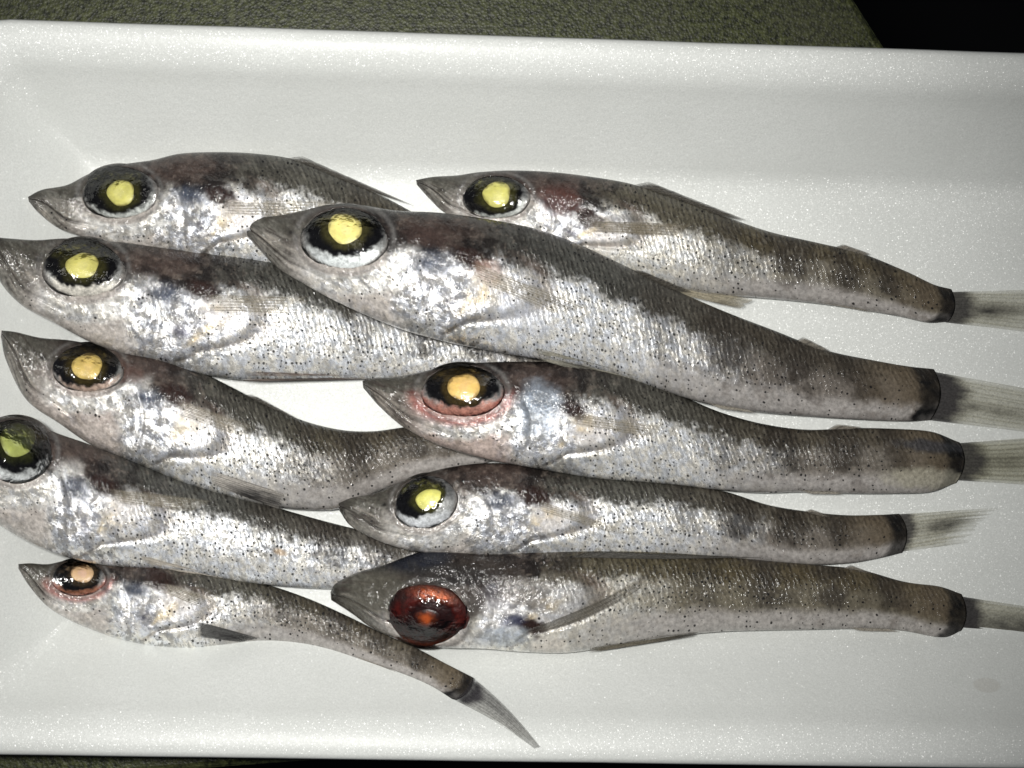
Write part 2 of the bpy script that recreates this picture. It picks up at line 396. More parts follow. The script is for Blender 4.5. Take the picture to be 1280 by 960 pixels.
def make_fish(key, dv, eye, pupil, lens, gill, base, seed, label, tan=.3, pink=.3, silver=1.0, lens_col=YEL,
              iris_low=(.50, .52, .50), red_ring=0.0, patches=(), n_along=430, blood=False, tail_cap=True, silver_end=.55):
    F = Fish(); F.key = key
    D = catmull([d for d, v in dv]); V = catmull([v for d, v in dv])
    C = (D + V) / 2
    al = np.concatenate([[0], np.cumsum(np.linalg.norm(np.diff(C, axis=0), axis=1))])
    L = al[-1]
    # sample positions: dense at the head, close together at both tips
    q = np.linspace(0, 1, n_along)
    dens = 1 + 1.1 * np.exp(-(q / .33) ** 2)
    s = np.cumsum(1 / dens); s = (s - s[0]) / (s[-1] - s[0])
    D = np.stack([np.interp(s * L, al, D[:, k]) for k in (0, 1)], -1); V = np.stack([np.interp(s * L, al, V[:, k]) for k in (0, 1)], -1)
    C = (D + V) / 2; half = np.linalg.norm(D - V, axis=1) / 2
    PX = .15 * MM
    kT = np.interp(s, [0, .08, .3, .6, .9, 1], [.62, .60, .62, .60, .50, .42])
    T = half * PX * kT
    T = T * np.sqrt(np.clip(1 - (np.clip(.012 - s, 0, 1) / .0125) ** 2, 0.05, 1))
    if tail_cap: T = T * (1 - .72 * sm(.965, 1.0, s) ** 1.5)
    bz = np.interp(s, base[0], np.array(base[1], float) * MM)
    for _ in range(4):                                   # rest on the tray's floor and sloping walls
        bz = np.maximum(bz, wall_z(at(C[:, 0], C[:, 1], bz)) - T * .1)
    k3 = np.ones(31) / 31
    bz = np.convolve(np.pad(bz, 15, 'edge'), k3, 'valid')
    zc = bz + T * .92
    th_top = np.linspace(0, math.pi, NTOP); th_bot = np.linspace(math.pi, 2 * math.pi, NBOT + 2)[1:-1]
    th = np.concatenate([th_top, th_bot])                 # 0 = dorsal edge, pi = ventral edge
    w = np.cos(th); hz = np.sin(th)
    w = np.sign(w) * np.abs(w) ** .94
    hz = np.where(hz > 0, np.abs(hz) ** .86, -np.abs(hz) ** .7 * .92)
    Wg = np.repeat(w[None], n_along, 0); Sg = np.repeat(s[:, None], len(th), 1)
    PXg = C[:, None, 0] + (D - C)[:, None, 0] * Wg; PYg = C[:, None, 1] + (D - C)[:, None, 1] * Wg
    if tail_cap:
        axd = C[-1] - C[-30]; axd = axd / np.linalg.norm(axd)
        bulge = sm(.90, 1.0, s)[:, None] * (1 - Wg ** 2) * half[-1] * .34 - sm(.9, 1., s)[:, None] * half[-1] * .34
        PXg = PXg + axd[0] * bulge; PYg = PYg + axd[1] * bulge
    Z = zc[:, None] + T[:, None] * hz[None]
    top = np.repeat((np.sin(th) >= -1e-6)[None], n_along, 0)
    F.zend = zc[-1] - .05 * MM
    F.s, F.C, F.D, F.V, F.half, F.L = s, C, D, V, half, L
    X = s[:, None] * L * .15 + 0 * Wg; Y = Wg * half[:, None] * .15          # skin coordinates in mm
    # head coordinate: 0 snout, 1 eye, 2 gill opening, 3 tail base
    def near(p):
        d = (PXg[:, :NTOP] - p[0]) ** 2 + (PYg[:, :NTOP] - p[1]) ** 2
        i, j = np.unravel_index(np.argmin(d), d.shape); return s[i], w[j]
    s_e, w_e = near(eye[:2]); s_g, w_g = near(gill)
    H = np.interp(s, [0, s_e, s_g, 1], [0, 1, 2, 3])[:, None] + 0 * Wg
    t = np.clip(H - 2, 0, 1)
    n1 = fbm(X / 6, Y / 5, seed); n2 = fbm(X / 2.0, Y / 1.6, seed + 50); n3 = fbm(X / .8, Y / .7, seed + 90); n4 = fbm(X / .42, Y / .42, seed + 130, 2)
    # local frame of the eye
    def ell(e, PXa=PXg, PYa=PYg):
        a = math.radians(e[4] if len(e) > 4 else 0); c_, s_ = math.cos(a), math.sin(a)
        dx, dy = PXa - e[0], PYa - e[1]
        return np.sqrt(((dx * c_ + dy * s_) / e[2]) ** 2 + ((-dx * s_ + dy * c_) / e[3]) ** 2)
    er = ell(eye)
    head = 1 - sm(1.95, 2.12, H + .06 * n1)
    # ---------------- relief (mm along z)
    rel = np.zeros_like(H)
    og = H - (2.02 + .12 * np.cos((Wg - .05) * 2.0) - .10 * (Wg < -.2) * (Wg + .2) ** 2 * 4)      # gill-cover rear edge
    inband = sm(.62, .45, Wg) * sm(-.98, -.85, Wg)
    rel += inband * .60 * sm(-.55, -.03, og) * (1 - sm(-.02, .012, og))
    rel -= inband * .45 * np.exp(-((og - .03) / .03) ** 2)
    pg = H - (1.52 + .13 * np.cos((Wg + .25) * 2.2))                                            # preopercle groove
    rel -= .26 * np.exp(-(pg / .025) ** 2) * sm(.35, .2, Wg) * sm(-.8, -.6, Wg)
    rel += .16 * np.exp(-((pg + .07) / .05) ** 2) * sm(.35, .2, Wg) * sm(-.8, -.6, Wg)
    mouth_w = .16 - .72 * sm(0, .55, H) - .12 * sm(.5, 1, H)                                          # upper-jaw line
    mo = np.exp(-((Wg - mouth_w) / .045) ** 2) * sm(.95, .75, H)
    rel -= .55 * mo
    jaw2 = np.exp(-((Wg - mouth_w + .20) / .06) ** 2) * sm(1.2, 1.0, H) * sm(.05, .2, H)
    rel += .15 * jaw2
    rel += .34 * np.exp(-((er + .05 * n1 - 1.10) / .10) ** 2) * sm(1.0, .6, np.abs(Wg)) * (.55 + .6 * n1)
    rel += (.12 * n1 + .10 * n2) * (.5 + head) + .07 * n3 * head
    rel += .05 * np.exp(-((Wg - .22) / .05) ** 2) * (1 - head)
    # soft muscle blocks (chevrons) along the trunk
    chev = np.sin((X - 2.2 * np.abs(Wg - .1)) * 2 * math.pi / 2.6)
    rel += .035 * chev * sm(.15, .5, t) * (1 - .5 * sm(.9, 1, t))
    rel *= np.where(top, np.clip(hz[None], 0, 1) ** .5, 0)
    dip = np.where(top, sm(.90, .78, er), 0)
    Zsm = Z.copy()
    Z = Z + rel * MM
    # ---------------- pigment
    dk = sm(.22, .50, Wg + .15 * n1 + .17 * n2 + .16 * n3 + .08 * n4)
    sil = (1 - dk) * (1 - sm(silver_end - .12, silver_end + .2, t + .15 * n1 + .08 * n2))
    sil *= sm(1.25, 1.5, H + .2 * n2)
    flank = np.array([.70, .705, .70]) * (1 - .22 * tan) + np.array([.02, 0, -.05]) * tan
    col = np.zeros(H.shape + (3,)) + flank
    tail_c = np.array([.178, .163, .142]) * (1 - .12 * tan) * np.array([1, .97, 1 - .18 * tan])
    col = mix(col, tail_c, sm(silver_end - .25, silver_end + .12, t + .12 * n1 + .05 * n2))
    bel = sm(silver_end - .3, silver_end, t + .06 * n1) * sm(-.22, -.62, Wg + .12 * n1)
    col = mix(col, (.36, .34, .325), bel * .85); sil = sil * (1 - .8 * bel)
    col = mix(col, np.array([.024, .025, .021]) + np.array([.035, .024, .006]) * tan, dk * .95 * sm(3.02, 2.4, H))
    col = mix(col, np.array([.062, .053, .040]) + np.array([.03, .02, .0]) * tan, sm(.05, .65, Wg + .25 * n1 + .1 * n3) * sm(.25, .6, t) * .75)
    for tc, tw, am in ((.40, .04, .5), (.555, .05, .8), (.70, .045, .8), (.83, .04, .85), (.95, .04, .8)):
        bl = np.exp(-((t + .035 * n1 + .02 * Wg - tc) / tw) ** 2) * sm(-.6, .0, Wg + .3 * n2) * sm(-.7, .2, n2 + .5 * n3 + .3)
        col = mix(col, (.034, .029, .024), np.clip(bl * 1.25, 0, 1) * am)
    col = mix(col, col * np.array([.55, .52, .5]), sm(.1, .6, n2 + .3 * n3) * .55 * sm(.3, .6, t))
    # head
    hc = (np.array([.37, .36, .335]) + np.array([.06, -.02, -.03]) * pink) * (.55 if blood else 1)
    hd = 1 - sm(1.25, 1.5, H + .1 * n2)
    col = mix(col, hc, hd)
    col = mix(col, (.042, .034, .030), sm(.12, .42, Wg + .25 * n2 + .12 * n3) * head)
    napez = sm(1.05, 1.3, H) * sm(2.25, 2.0, H) * sm(.22, .4, Wg + .15 * n2)
    col = mix(col, (.010, .008, .008), napez * sm(-.2, .2, n2 + .5 * n3) * .9)
    col = mix(col, (.15, .125, .105), napez * sm(.25, .5, n3 - .4 * n2) * .5)                        # head top
    snout = sm(.85, .35, H + .22 * n2 + .15 * Wg * 0)
    col = mix(col, (.128, .124, .108), snout * .85)
    col = mix(col, (.045, .042, .034), snout * sm(-.1, .4, n2 + .35 * n3 + .5 * Wg) * .8)
    stri = fbm(X / 3.5, (Wg - mouth_w) * 9, seed + 60)
    col = mix(col, (.30, .27, .235), snout * sm(.1, .4, stri) * sm(.55, -.1, Wg) * .7)
    col = mix(col, (.05, .04, .035), snout * sm(.1, .4, -stri) * .75)
    col = mix(col, (.03, .028, .024), sm(.2, .03, H + .08 * n3) * .85)                           # jaw tips
    col = mix(col, (.022, .018, .016), mo * .9)
    nost = np.exp(-(((H - .52) / .035) ** 2 + ((Wg - .42) / .07) ** 2)); col = mix(col, (.01, .009, .009), nost * .9)
    low = sm(-.35, -.7, Wg) * sm(.35, .7, H) * (1 - sm(1.3, 1.6, H))
    col = mix(col, np.array([.48, .465, .435]) + np.array([.0, -.07, -.08]) * pink, low * .8); sil = np.maximum(sil, low * .55 * sm(.0, .5, n1 + .4 * n3))
    # silvery cheek crescent under the eye
    a_low = (PYg - eye[1]) / eye[3]
    ck = sm(1.08, 1.2, er) * (1 - sm(1.55, 1.85, er + .2 * n2)) * sm(.1, .6, a_low) * sm(.45, .8, H)
    col = mix(col, (.66, .65, .62), ck * .9); sil = np.maximum(sil, ck * .8 * sm(-.4, .3, n2 + .25))
    # gill cover plate
    pl = sm(1.42, 1.56, H + .07 * n2) * (1 - sm(-.03, .02, og)) * sm(.36, .16, Wg + .12 * n2) * sm(-.95, -.7, Wg)
    col = mix(col, (.70, .70, .71), pl * .95); sil = np.maximum(sil, pl * (.65 + .35 * sm(-.3, .4, n2)))
    bb = np.exp(-(((H - 1.70 + .05 * n2) / .19) ** 2 + ((Wg - .20 + .1 * n1) / .19) ** 2) ** 1.6)
    col = mix(col, (.035, .045, .07), bb * sm(-.6, -.1, n2 + .5 * n3 + .2) * .97); sil *= 1 - .7 * bb
    bb2 = np.exp(-(((H - 1.86 + .06 * n2) / .10) ** 2 + ((Wg + .38) / .17) ** 2) ** 1.2) * sm(-.2, .25, n2 + n3 * .4)
    col = mix(col, (.05, .05, .08), bb2 * .9); sil *= 1 - .6 * bb2
    straw = np.exp(-((og + .10) / .035) ** 2) * sm(.2, .05, Wg) * sm(-.75, -.4, Wg) * sm(-.3, .4, n2)
    col = mix(col, (.60, .46, .22), straw * .7); sil *= 1 - .6 * straw
    groove = np.exp(-((og - .02) / .028) ** 2) * inband
    col = mix(col, (.16, .12, .10), groove * .5)
    gp = ell((gill[0] + 3, gill[1] - 1, 24, 13, 25)); col = mix(col, (.024, .013, .011), sm(1.25, .6, gp + .45 * n2 + .3 * n3)); sil *= sm(.7, 1.3, gp)
    pf = ell((gill[0] + 24, gill[1] + 26, 26, 20)); col = mix(col, (.50, .44, .39), sm(1.25, .4, pf + .4 * n2 + .2 * n3) * .4); sil *= .35 + .65 * sm(.6, 1.3, pf)
    nape = ell((gill[0] - 45, gill[1] - 38, 60, 24)); col = mix(col, (.075, .052, .044), sm(1.2, .3, nape + .5 * n2) * .5); sil *= .5 + .5 * sm(.5, 1.2, nape)
    col = mix(col, (.33, .10, .08), np.exp(-((er - 1.12) / .16) ** 2) * sm(-.2, .5, a_low) * red_ring)
    skyr = np.exp(-((er - 1.06) / .06) ** 2)
    col = mix(col, (.15, .145, .14), skyr * .6 * sm(-.3, .3, n2 + .2))
    col = col * (1 + (.20 * n3 + .26 * n4 * head)[..., None])
    # dark tail root
    tr_ = sm(.958, .972, s[:, None] + .006 * n2 + .004 * n3 - .010 * (1 - Wg ** 2))
    if tail_cap: col = mix(col, (.12, .095, .065), sm(.86, .95, s)[:, None] * sm(-.8, -.1, Wg + .4 * n2) * .7)
    if tail_cap: col = mix(col, (.010, .010, .011), np.clip(tr_ * (.85 + .3 * n2), 0, 1))
    spots = sm(1.9, 2.2, H) * (.95 - .62 * t) * (1 - .75 * tr_)
    spots = np.maximum(spots, .55 * sm(1.5, 1.6, er) * sm(2.0, 1.8, er) * sm(.2, .7, a_low) * sm(1.8, 1.5, H) * sm(-.95, -.8, Wg))
    spots = np.maximum(spots, .22 * sm(1.2, 1.6, H) * sm(-.3, -.6, Wg))
    spots *= (1 - .65 * dk) * sm(-.6, .1, n1 + .25) * (1 - .5 * bel)
    scal = sm(1.95, 2.2, H) * (.35 + .65 * dk) * (1 - .5 * sm(.6, .95, t)) * (1 - .75 * bel)
    shine = np.clip(.85 + .25 * head + .25 * n1 - .75 * sm(.45, .9, t), 0, 1) * (1 - .8 * tr_) * (1 - .45 * dk)
    sil = sil * silver
    for (x, y, rx, ry, ang, c, am, sv) in patches:
        e_ = sm(1.25, .55, ell((x, y, rx, ry, ang)) + .35 * n2 + .15 * n3)
        col = mix(col, c, e_ * am); sil = sil * (1 - e_ * am) + sv * e_ * am; spots = spots * (1 - .8 * e_)
    # underside: plain pale belly
    col[~top] = (.35, .33, .31); sil[~top] = .2
    # eye socket
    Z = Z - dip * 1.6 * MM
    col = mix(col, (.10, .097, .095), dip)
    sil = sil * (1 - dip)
    verts = at(PXg, PYg, Z)
    org = at(C[n_along // 2, 0], C[n_along // 2, 1], 0.0); org[2] = bz[n_along // 2]
    F.org = org
    root = bpy.data.objects.new('fish', None); COL.objects.link(root); root.location = org
    root.empty_display_size = .01
    root['label'] = label; root['category'] = 'fish'; root['group'] = 'small silver fish laid in the foam tray'
    F.root = root
    nv = verts.reshape(-1, 3); fc = grid_faces(n_along, len(th), True)
    # end caps as fans of quads onto a centre vertex
    m = len(th); c0 = len(nv)
    capA = verts[0].mean(0); capB = verts[-1].mean(0)
    nv = np.vstack([nv, capA, capB])
    colf = np.vstack([col.reshape(-1, 3), col[0].mean(0), col[-1].mean(0)])
    mk = np.stack([sil, spots, scal, shine], -1).clip(0, 1); mk = np.vstack([mk.reshape(-1, 4), mk[0].mean(0), mk[-1].mean(0)])
    uvv = np.stack([X, Y], -1).reshape(-1, 2); uvv = np.vstack([uvv, [X[0, 0], 0], [X[-1, 0], 0]])
    cap = []
    for j in range(0, m, 2):
        cap.append((c0, j, (j + 1) % m, (j + 2) % m))
        b = (n_along - 1) * m; cap.append((c0 + 1, b + (j + 2) % m, b + (j + 1) % m, b + j))
    fc = np.vstack([fc, np.array(cap)])
    F.body = mesh_obj('body', nv, fc[:, ::-1].copy(), M_SKIN, root, org, attrs={'paint': colf.clip(0, 1), 'mask': mk}, uv=uvv)
    # ---------------- surface lookup for fins
    kd = KDTree(n_along * NTOP // 4)
    pts = []
    for i in range(0, n_along, 2):
        for j in range(0, NTOP, 2):
            kd.insert((PXg[i, j], PYg[i, j], 0), len(pts)); pts.append(max(Zsm[i, j], Z[i, j]))
    kd.balance(); F.kd, F.kz = kd, pts
    # ---------------- eye: quadratic patch through the socket rim
    sel = top & (er < 1.25)
    def feats(x, y):
        u, v = (x - eye[0]) / 50, (y - eye[1]) / 50
        return np.stack([np.ones_like(u), u, v, u * u, u * v, v * v], -1)
    A = feats(PXg[sel], PYg[sel]); cf, *_ = np.linalg.lstsq(A, Zsm[sel], rcond=None)
    surf = lambda x, y: feats(x, y) @ cf
    ea = math.radians(eye[4] if len(eye) > 4 else 0)
    def disc(e, nr_, na, f):
        r = np.linspace(0, 1, nr_)[:, None] + np.zeros((1, na)); a = np.linspace(0, 2 * math.pi, na, endpoint=False)[None] + 0 * r
        an = math.radians(e[4] if len(e) > 4 else 0)
        u, v = r * np.cos(a) * e[2], r * np.sin(a) * e[3]
        x = e[0] + u * math.cos(an) - v * math.sin(an); y = e[1] + u * math.sin(an) + v * math.cos(an)
        return x, y, r, a, grid_faces(nr_, na, True)[:, ::-1].copy()
    x, y, r, a, fcs = disc(eye, 34, 84, None)
    if blood:
        wb = 1 + .03 * np.sin(a * 2 + 1) + .03 * np.sin(a * 3 + .5) + .02 * np.sin(a * 5)
        x = eye[0] + (x - eye[0]) * wb; y = eye[1] + (y - eye[1]) * wb
    ez = surf(x, y) + (.46 * (1 - r ** 2) - .10 - .30 * sm(.92, 1.0, r)) * MM
    en = fbm(x / 9, y / 9, seed + 3); en2 = fbm(x / 4, y / 4, seed + 4)
    pr = ell(pupil, x, y) + .15 * en + .10 * en2
    ec = np.zeros(x.shape + (3,)) + np.array([.24, .245, .24])
    up = sm(.25, -.35, (y - eye[1]) / eye[3])
    ec = mix(ec, iris_low, sm(.15, .6, (y - eye[1]) / eye[3] + .3 * en2))
    ec = mix(ec, (.07, .072, .075), up * (.75 + .3 * en))
    ec = mix(ec, (.17, .16, .15), sm(.84, .95, r + .06 * en))
    dark = sm(1.08, .93, pr)
    ez = ez - .35 * sm(1.0, .7, pr) * MM
    ec = mix(ec, (.006, .006, .007), dark)
    if blood:
        ec = mix(ec, (.07, .005, .003), sm(1.02, .85, r + .12 * en))
        ec = mix(ec, (.035, .012, .01), sm(-.1, .5, en + .5 * en2) * .8)
        ec = mix(ec, (.022, .006, .005), sm(.6, .9, r + .15 * en) * sm(.5, -.5, (y - eye[1]) / eye[3]) * .95)
        band = np.exp(-(ell((eye[0] + 8, eye[1] - 25, 20, 7, 12), x, y) + .35 * en2) ** 2)
        ec = mix(ec, (.60, .13, .02), band * sm(-.5, .3, en2 + .2) * .7)
        inner = ell((eye[0] + 3, eye[1] + 2, 31, 21, -6), x, y) + .22 * en + .1 * en2
        ec = mix(ec, (.018, .003, .003), sm(1.08, .85, inner)); ez = ez - .5 * sm(1.2, .8, inner) * MM
        scum = np.exp(-((inner - 1.12) / .12) ** 2) * sm(-.1, .5, (y - eye[1]) / eye[3]) * sm(-.2, .4, en2 + .1)
        ec = mix(ec, (.13, .06, .045), scum * .5)
        rim = np.exp(-((r - .88) / .06) ** 2) * sm(.3, .8, (y - eye[1]) / eye[3])
        ec = mix(ec, (.42, .07, .02), rim)
    else:
        am = np.exp(-((pr - .72) / .13) ** 2) * sm(-.1, -.7, (y - pupil[1]) / pupil[3]) * sm(-.2, .5, en2 + .1)
        ec = mix(ec, np.array(lens_col) * .38, am * .8)
        if red_ring: ec = mix(ec, (.35, .10, .07), sm(.8, .97, r + .1 * en) * sm(-.2, .4, (y - eye[1]) / eye[3]) * red_ring)
    lh = ell((lens[0], lens[1], lens[2] * 1.1, lens[3] * 1.1), x, y)
    if not blood: ec = mix(ec, np.array(lens_col) * .06, sm(1.5, .95, lh + .25 * en) * dark * .8)  # halo: soft glow around the lens, painted into the pupil colour
    met = ((1 - dark) * .7).reshape(-1, 1)
    eyo = mesh_obj('eye', at(x, y, ez).reshape(-1, 3), fcs, M_EYE, root, org, attrs={'paint': np.hstack([ec.reshape(-1, 3).clip(0, 1), met])})
    # lens: its own domed body in the pupil
    lx, ly, lr, la, lf = disc(lens, 20, 48, None)
    ln = fbm(lx / 5, ly / 5, seed + 8)
    lz0 = float(surf(np.array(lens[0]), np.array(lens[1]))) + .12 * MM
    wobx = 1.10 * (1 + .04 * np.sin(la * 2 + seed) + .04 * np.sin(la * 3 + seed * 2.1) + .02 * np.sin(la * 5 + seed))
    lx = lens[0] + (lx - lens[0]) * wobx; ly = lens[1] + (ly - lens[1]) * wobx
    lsf = surf(lx, ly)
    lz = lsf + (-.36 + .66 * np.sqrt(np.clip(1 - lr ** 2.4, 0, 1)) - .7 * sm(.9, 1, lr) + .03 * ln) * MM
    lc = np.zeros(lx.shape + (3,)) + np.array(lens_col)
    lc = mix(lc, np.array(lens_col) * np.array([.30, .27, .25]), sm(.72, 1.02, lr + .22 * ln))
    lc = mix(lc, np.array(lens_col) * np.array([1.08, 1.08, 1.5]), sm(.5, .1, lr + .3 * ln) * .6)
    if blood: lc = mix(np.zeros_like(lc) + np.array([.018, .003, .003]), (.50, .10, .022), sm(.95, .0, lr + .25 * ln) ** 1.5)
    mesh_obj('lens', at(lx, ly, lz).reshape(-1, 3), lf, M_LENS, eyo, np.zeros(3) + org, attrs={'paint': lc.reshape(-1, 3).clip(0, 1)})
    # cornea: clear wet dome
    x, y, r, a, fcs = disc((eye[0], eye[1], eye[2] * .99, eye[3] * .99) + tuple(eye[4:]), 24, 64, None)
    cz = surf(x, y) + (.80 * (1 - r ** 2) - .02 - .35 * sm(.94, 1, r) + .10 * fbm(x / 11, y / 11, seed + 12)) * MM
    mesh_obj('cornea', at(x, y, cz).reshape(-1, 3), fcs, M_CORNEA, eyo, org)
    return F

def zat(F, x, y):
    out = []
    for a, b in zip(np.ravel(x), np.ravel(y)):
        r = F.kd.find_n((a, b, 0), 10); wts = np.array([1 / (q[2] + 1.5) for q in r])
        out.append(float(np.dot(wts, [F.kz[q[1]] for q in r]) / wts.sum()))
    return np.array(out).reshape(np.shape(x))

def fin(F, name, base, tip, rays=9, lift=.35, z=None, col=(.34, .32, .28), dark=None, alpha=.55, ray_alpha=.85, nl=26, thick=.10,
        bow=0.0, fork=0.0, leaf=None, taper=.0, ragged=.06, seed=0, ray_col=None, root_dark=0.0):
    """membrane with raised rays between a root line and a tip line (photo points); z=(root mm, tip mm) or on the fish's skin"""
    a0, a1 = np.array(base[0], float), np.array(base[1], float); b0, b1 = np.array(tip[0], float), np.array(tip[1], float)
    nq = rays * 5 + 1
    t = np.linspace(0, 1, nl)[:, None] + np.zeros((1, nq)); q = np.linspace(0, 1, nq)[None] + 0 * t
    rag = 1 - fork * (1 - np.abs(2 * q - 1) ** 1.3) - ragged * np.abs(fbm(q * rays * 1.3, q * 0 + 3, seed, 2))
    tt = t * rag
    if leaf is None: leaf = 0 if taper else .45
    rag = rag * (1 - leaf * np.abs(2 * q - 1) ** 2.2)
    A = a0 + (a1 - a0) * q[..., None]; B = b0 + (b1 - b0) * q[..., None]
    P = A + (B - A) * tt[..., None]
    dirv = (b0 + b1) / 2 - (a0 + a1) / 2; nrm = np.array([-dirv[1], dirv[0]]); 
    P = P + nrm * (bow * np.sin(math.pi * tt))[..., None]
    x, y = P[..., 0], P[..., 1]
    ph = np.cos((q + .02 * np.sin(t * 5 + seed) + .015 * np.sin(q * 31 + seed)) * rays * 2 * math.pi)
    if z is None: zz = zat(F, x, y) + .1 * MM + lift * MM * (.6 + .4 * np.sin(math.pi * np.clip(t, 0, 1)))
    else: zz = F.zend + .1 * MM + (z * MM - F.zend) * t ** .8
    zz = zz + (.07 * ph + .08 * fbm(t * 4, q * 4, seed + 5, 2)) * MM
    ray = sm(.35, .95, ph)
    nz = fbm(t * 9, q * 7, seed + 2, 3)
    c = np.zeros(t.shape + (3,)) + np.array(col)
    c = mix(c, ray_col if ray_col is not None else np.array(col) * .55, ray * (.45 if taper else .75))
    al = alpha + (ray_alpha - alpha) * ray
    if dark is not None:
        for (td, qd, rt, rq, am) in dark:
            dm = np.exp(-(((t - td) / rt) ** 2 + ((q - qd) / rq) ** 2)) * (.8 + .35 * nz)
            c = mix(c, (.02, .019, .02), dm * am); al = al + (1 - al) * np.clip(dm * am, 0, 1)
    if root_dark:
        dm = sm(.29, .17, t + .05 * nz + .09 * np.abs(2 * q - 1) ** 2) * root_dark; c = mix(c, (.02, .018, .022), dm); al = al + (1 - al) * dm
    if taper: al = al * (1 - .8 * sm(.5, 1, t + .1 * nz)) * (.45 + .55 * sm(0, .12, q) * sm(1, .88, q))
    else: al = al * (1 - .6 * sm(.65, 1, t + .12 * nz)) * (.15 + .85 * sm(0, .16, t + .05 * nz)) * (.4 + .6 * sm(0, .15, q) * sm(1, .85, q))
    top = at(x, y, zz); bot = at(x, y, zz - thick * MM)
    n = nl * nq; v = np.vstack([top.reshape(-1, 3), bot.reshape(-1, 3)])
    f = grid_faces(nl, nq)
    e1_, e2_ = top[1, 0] - top[0, 0], top[0, 1] - top[0, 0]
    if np.cross(e1_, e2_)[2] < 0: f = f[:, ::-1]
    fb = f[:, ::-1] + n
    side = []
    for i in range(nl - 1):
        for j in (0, nq - 1):
            p, r_ = i * nq + j, (i + 1) * nq + j; side.append((p, r_, r_ + n, p + n) if j else (r_, p, p + n, r_ + n))
    for j in range(nq - 1):
        for i in (0, nl - 1):
            p, r_ = i * nq + j, i * nq + j + 1; side.append((r_, p, p + n, r_ + n) if i else (p, r_, r_ + n, p + n))
    pa = np.concatenate([c, al[..., None]], -1).reshape(-1, 4); pa = np.vstack([pa, pa])
    return mesh_obj(name, v, np.vstack([f, fb, np.array(side)]), M_FIN, F.root, F.org, attrs={'paint': pa.clip(0, 1)})

#FISH
FISH = {}
FISH['A'] = make_fish('A', [((35,246),(36,252)),((53,237),(50,268)),((84,231),(76,287)),((112,217),(112,298)),((150,206),(150,307)),((190,200),(190,315)),
    ((225,192),(228,322)),((270,190),(270,330)),((320,192),(318,334)),((370,200),(362,335)),((430,224),(415,335)),((480,246),(462,337)),((540,278),(520,345)),
    ((600,305),(580,360)),((660,335),(645,380)),((715,365),(705,398))],
    (150,240,50,36), (146,237,43,30), (151,241,18,16), (272,246), ([0,.25,.5,.8,1],[3.5,2.5,2.2,2.2,2.2]), 11,
    'silver fish at the upper left of the tray, its tail hidden under the largest fish', lens_col=(.63,.60,.19), tan=.35)
FISH['B'] = make_fish('B', [((520,225),(521,231)),((541,221),(537,249)),((572,219),(556,266)),((600,215),(592,282)),((640,213),(640,296)),((690,215),(688,312)),
    ((740,221),(735,328)),((790,230),(782,344)),((845,247),(835,358)),((900,268),(885,368)),((960,289),(945,372)),((1020,303),(1010,378)),((1075,316),(1068,386)),
    ((1130,338),(1122,395)),((1170,356),(1163,404)),((1196,363),(1192,404))],
    (620,246,45,30), (615,243,40,26), (621,243,18,16), (731,273), ([0,.3,1],[2.4,2.2,2.2]), 23,
    'brownish fish furthest right along the upper wall, behind the largest fish', tan=.8, silver=.85, lens_col=(.69,.66,.20), silver_end=.5, patches=((700,250,30,20,5,(.075,.032,.026),.85,.15),(770,274,40,6,0,(.05,.042,.035),.6,.1)))
FISH['C'] = make_fish('C', [((297,277),(298,286)),((311,271),(322,310)),((342,270),(347,335)),((375,264),(385,358)),((410,256),(420,377)),((450,256),(455,393)),
    ((495,263),(500,411)),((550,266),(548,425)),((610,274),(600,436)),((670,286),(655,446)),((725,306),(710,455)),((785,334),(768,468)),((845,363),(825,487)),
    ((905,389),(885,505)),((965,412),(950,515)),((1030,437),(1020,521)),((1090,450),(1085,525)),((1140,458),(1140,527)),((1178,462),(1174,526))],
    (431,297,58,43), (430,290,49,30), (431,286,22,19), (586,324), ([0,.15,.35,.6,.85,1],[12,11.5,9,4.5,2.4,2.2]), 37,
    'largest fish, lying on top across the middle with a bright yellow eye', tan=.1, silver=1.0, lens_col=(.90,.82,.31), iris_low=(.66,.69,.69),
    patches=((655,395,40,22,20,(.50,.52,.57),.6,.15),(530,296,30,14,15,(.05,.032,.028),.65,.1),(612,340,20,16,30,(.34,.20,.15),.5,.1)))
FISH['D'] = make_fish('D', [((-10,296),(-11,304)),((12,298),(-4,345)),((45,300),(25,380)),((80,298),(70,405)),((115,300),(112,427)),((155,303),(155,443)),
    ((200,309),(198,453)),((245,313),(245,466)),((300,318),(295,474)),((360,330),(352,475)),((430,355),(420,474)),((500,384),(490,473)),((570,405),(560,471)),
    ((640,420),(635,468)),((700,432),(695,470)),((750,440),(748,472))],
    (105,335,54,40), (102,328,47,30), (103,332,21,16), (250,363), ([0,.12,.3,.5,1],[9,6.5,3.6,2.4,2.2]), 41,
    'silver speckled fish second down on the left, wedged under the largest fish', tan=.15, lens_col=(.62,.58,.18), iris_low=(.55,.53,.48), silver_end=.85)
FISH['E'] = make_fish('E', [((2,413),(1,421)),((20,415),(8,452)),((50,422),(33,500)),((85,425),(75,530)),((120,431),(112,555)),((155,436),(150,572)),((195,443),(185,586)),
    ((240,460),(228,603)),((290,484),(278,618)),((335,507),(325,630)),((380,526),(378,637)),((425,537),(428,635)),((465,539),(475,613)),((505,534),(520,598)),
    ((550,529),(562,588)),((600,527),(610,578)),((650,525),(655,568))],
    (110,460,47,33), (106,456,42,27), (109,458,19,17), (219,496), ([0,.12,.3,.5,1],[7.5,5.2,3.0,2.3,2.2]), 53,
    'fish third down on the left with a dull tan eye and upcurved tail', tan=.35, lens_col=(.66,.50,.16), iris_low=(.36,.27,.22), pink=.5, silver_end=.42, n_along=400, patches=((160,468,24,14,20,(.08,.045,.036),.7,.1),))
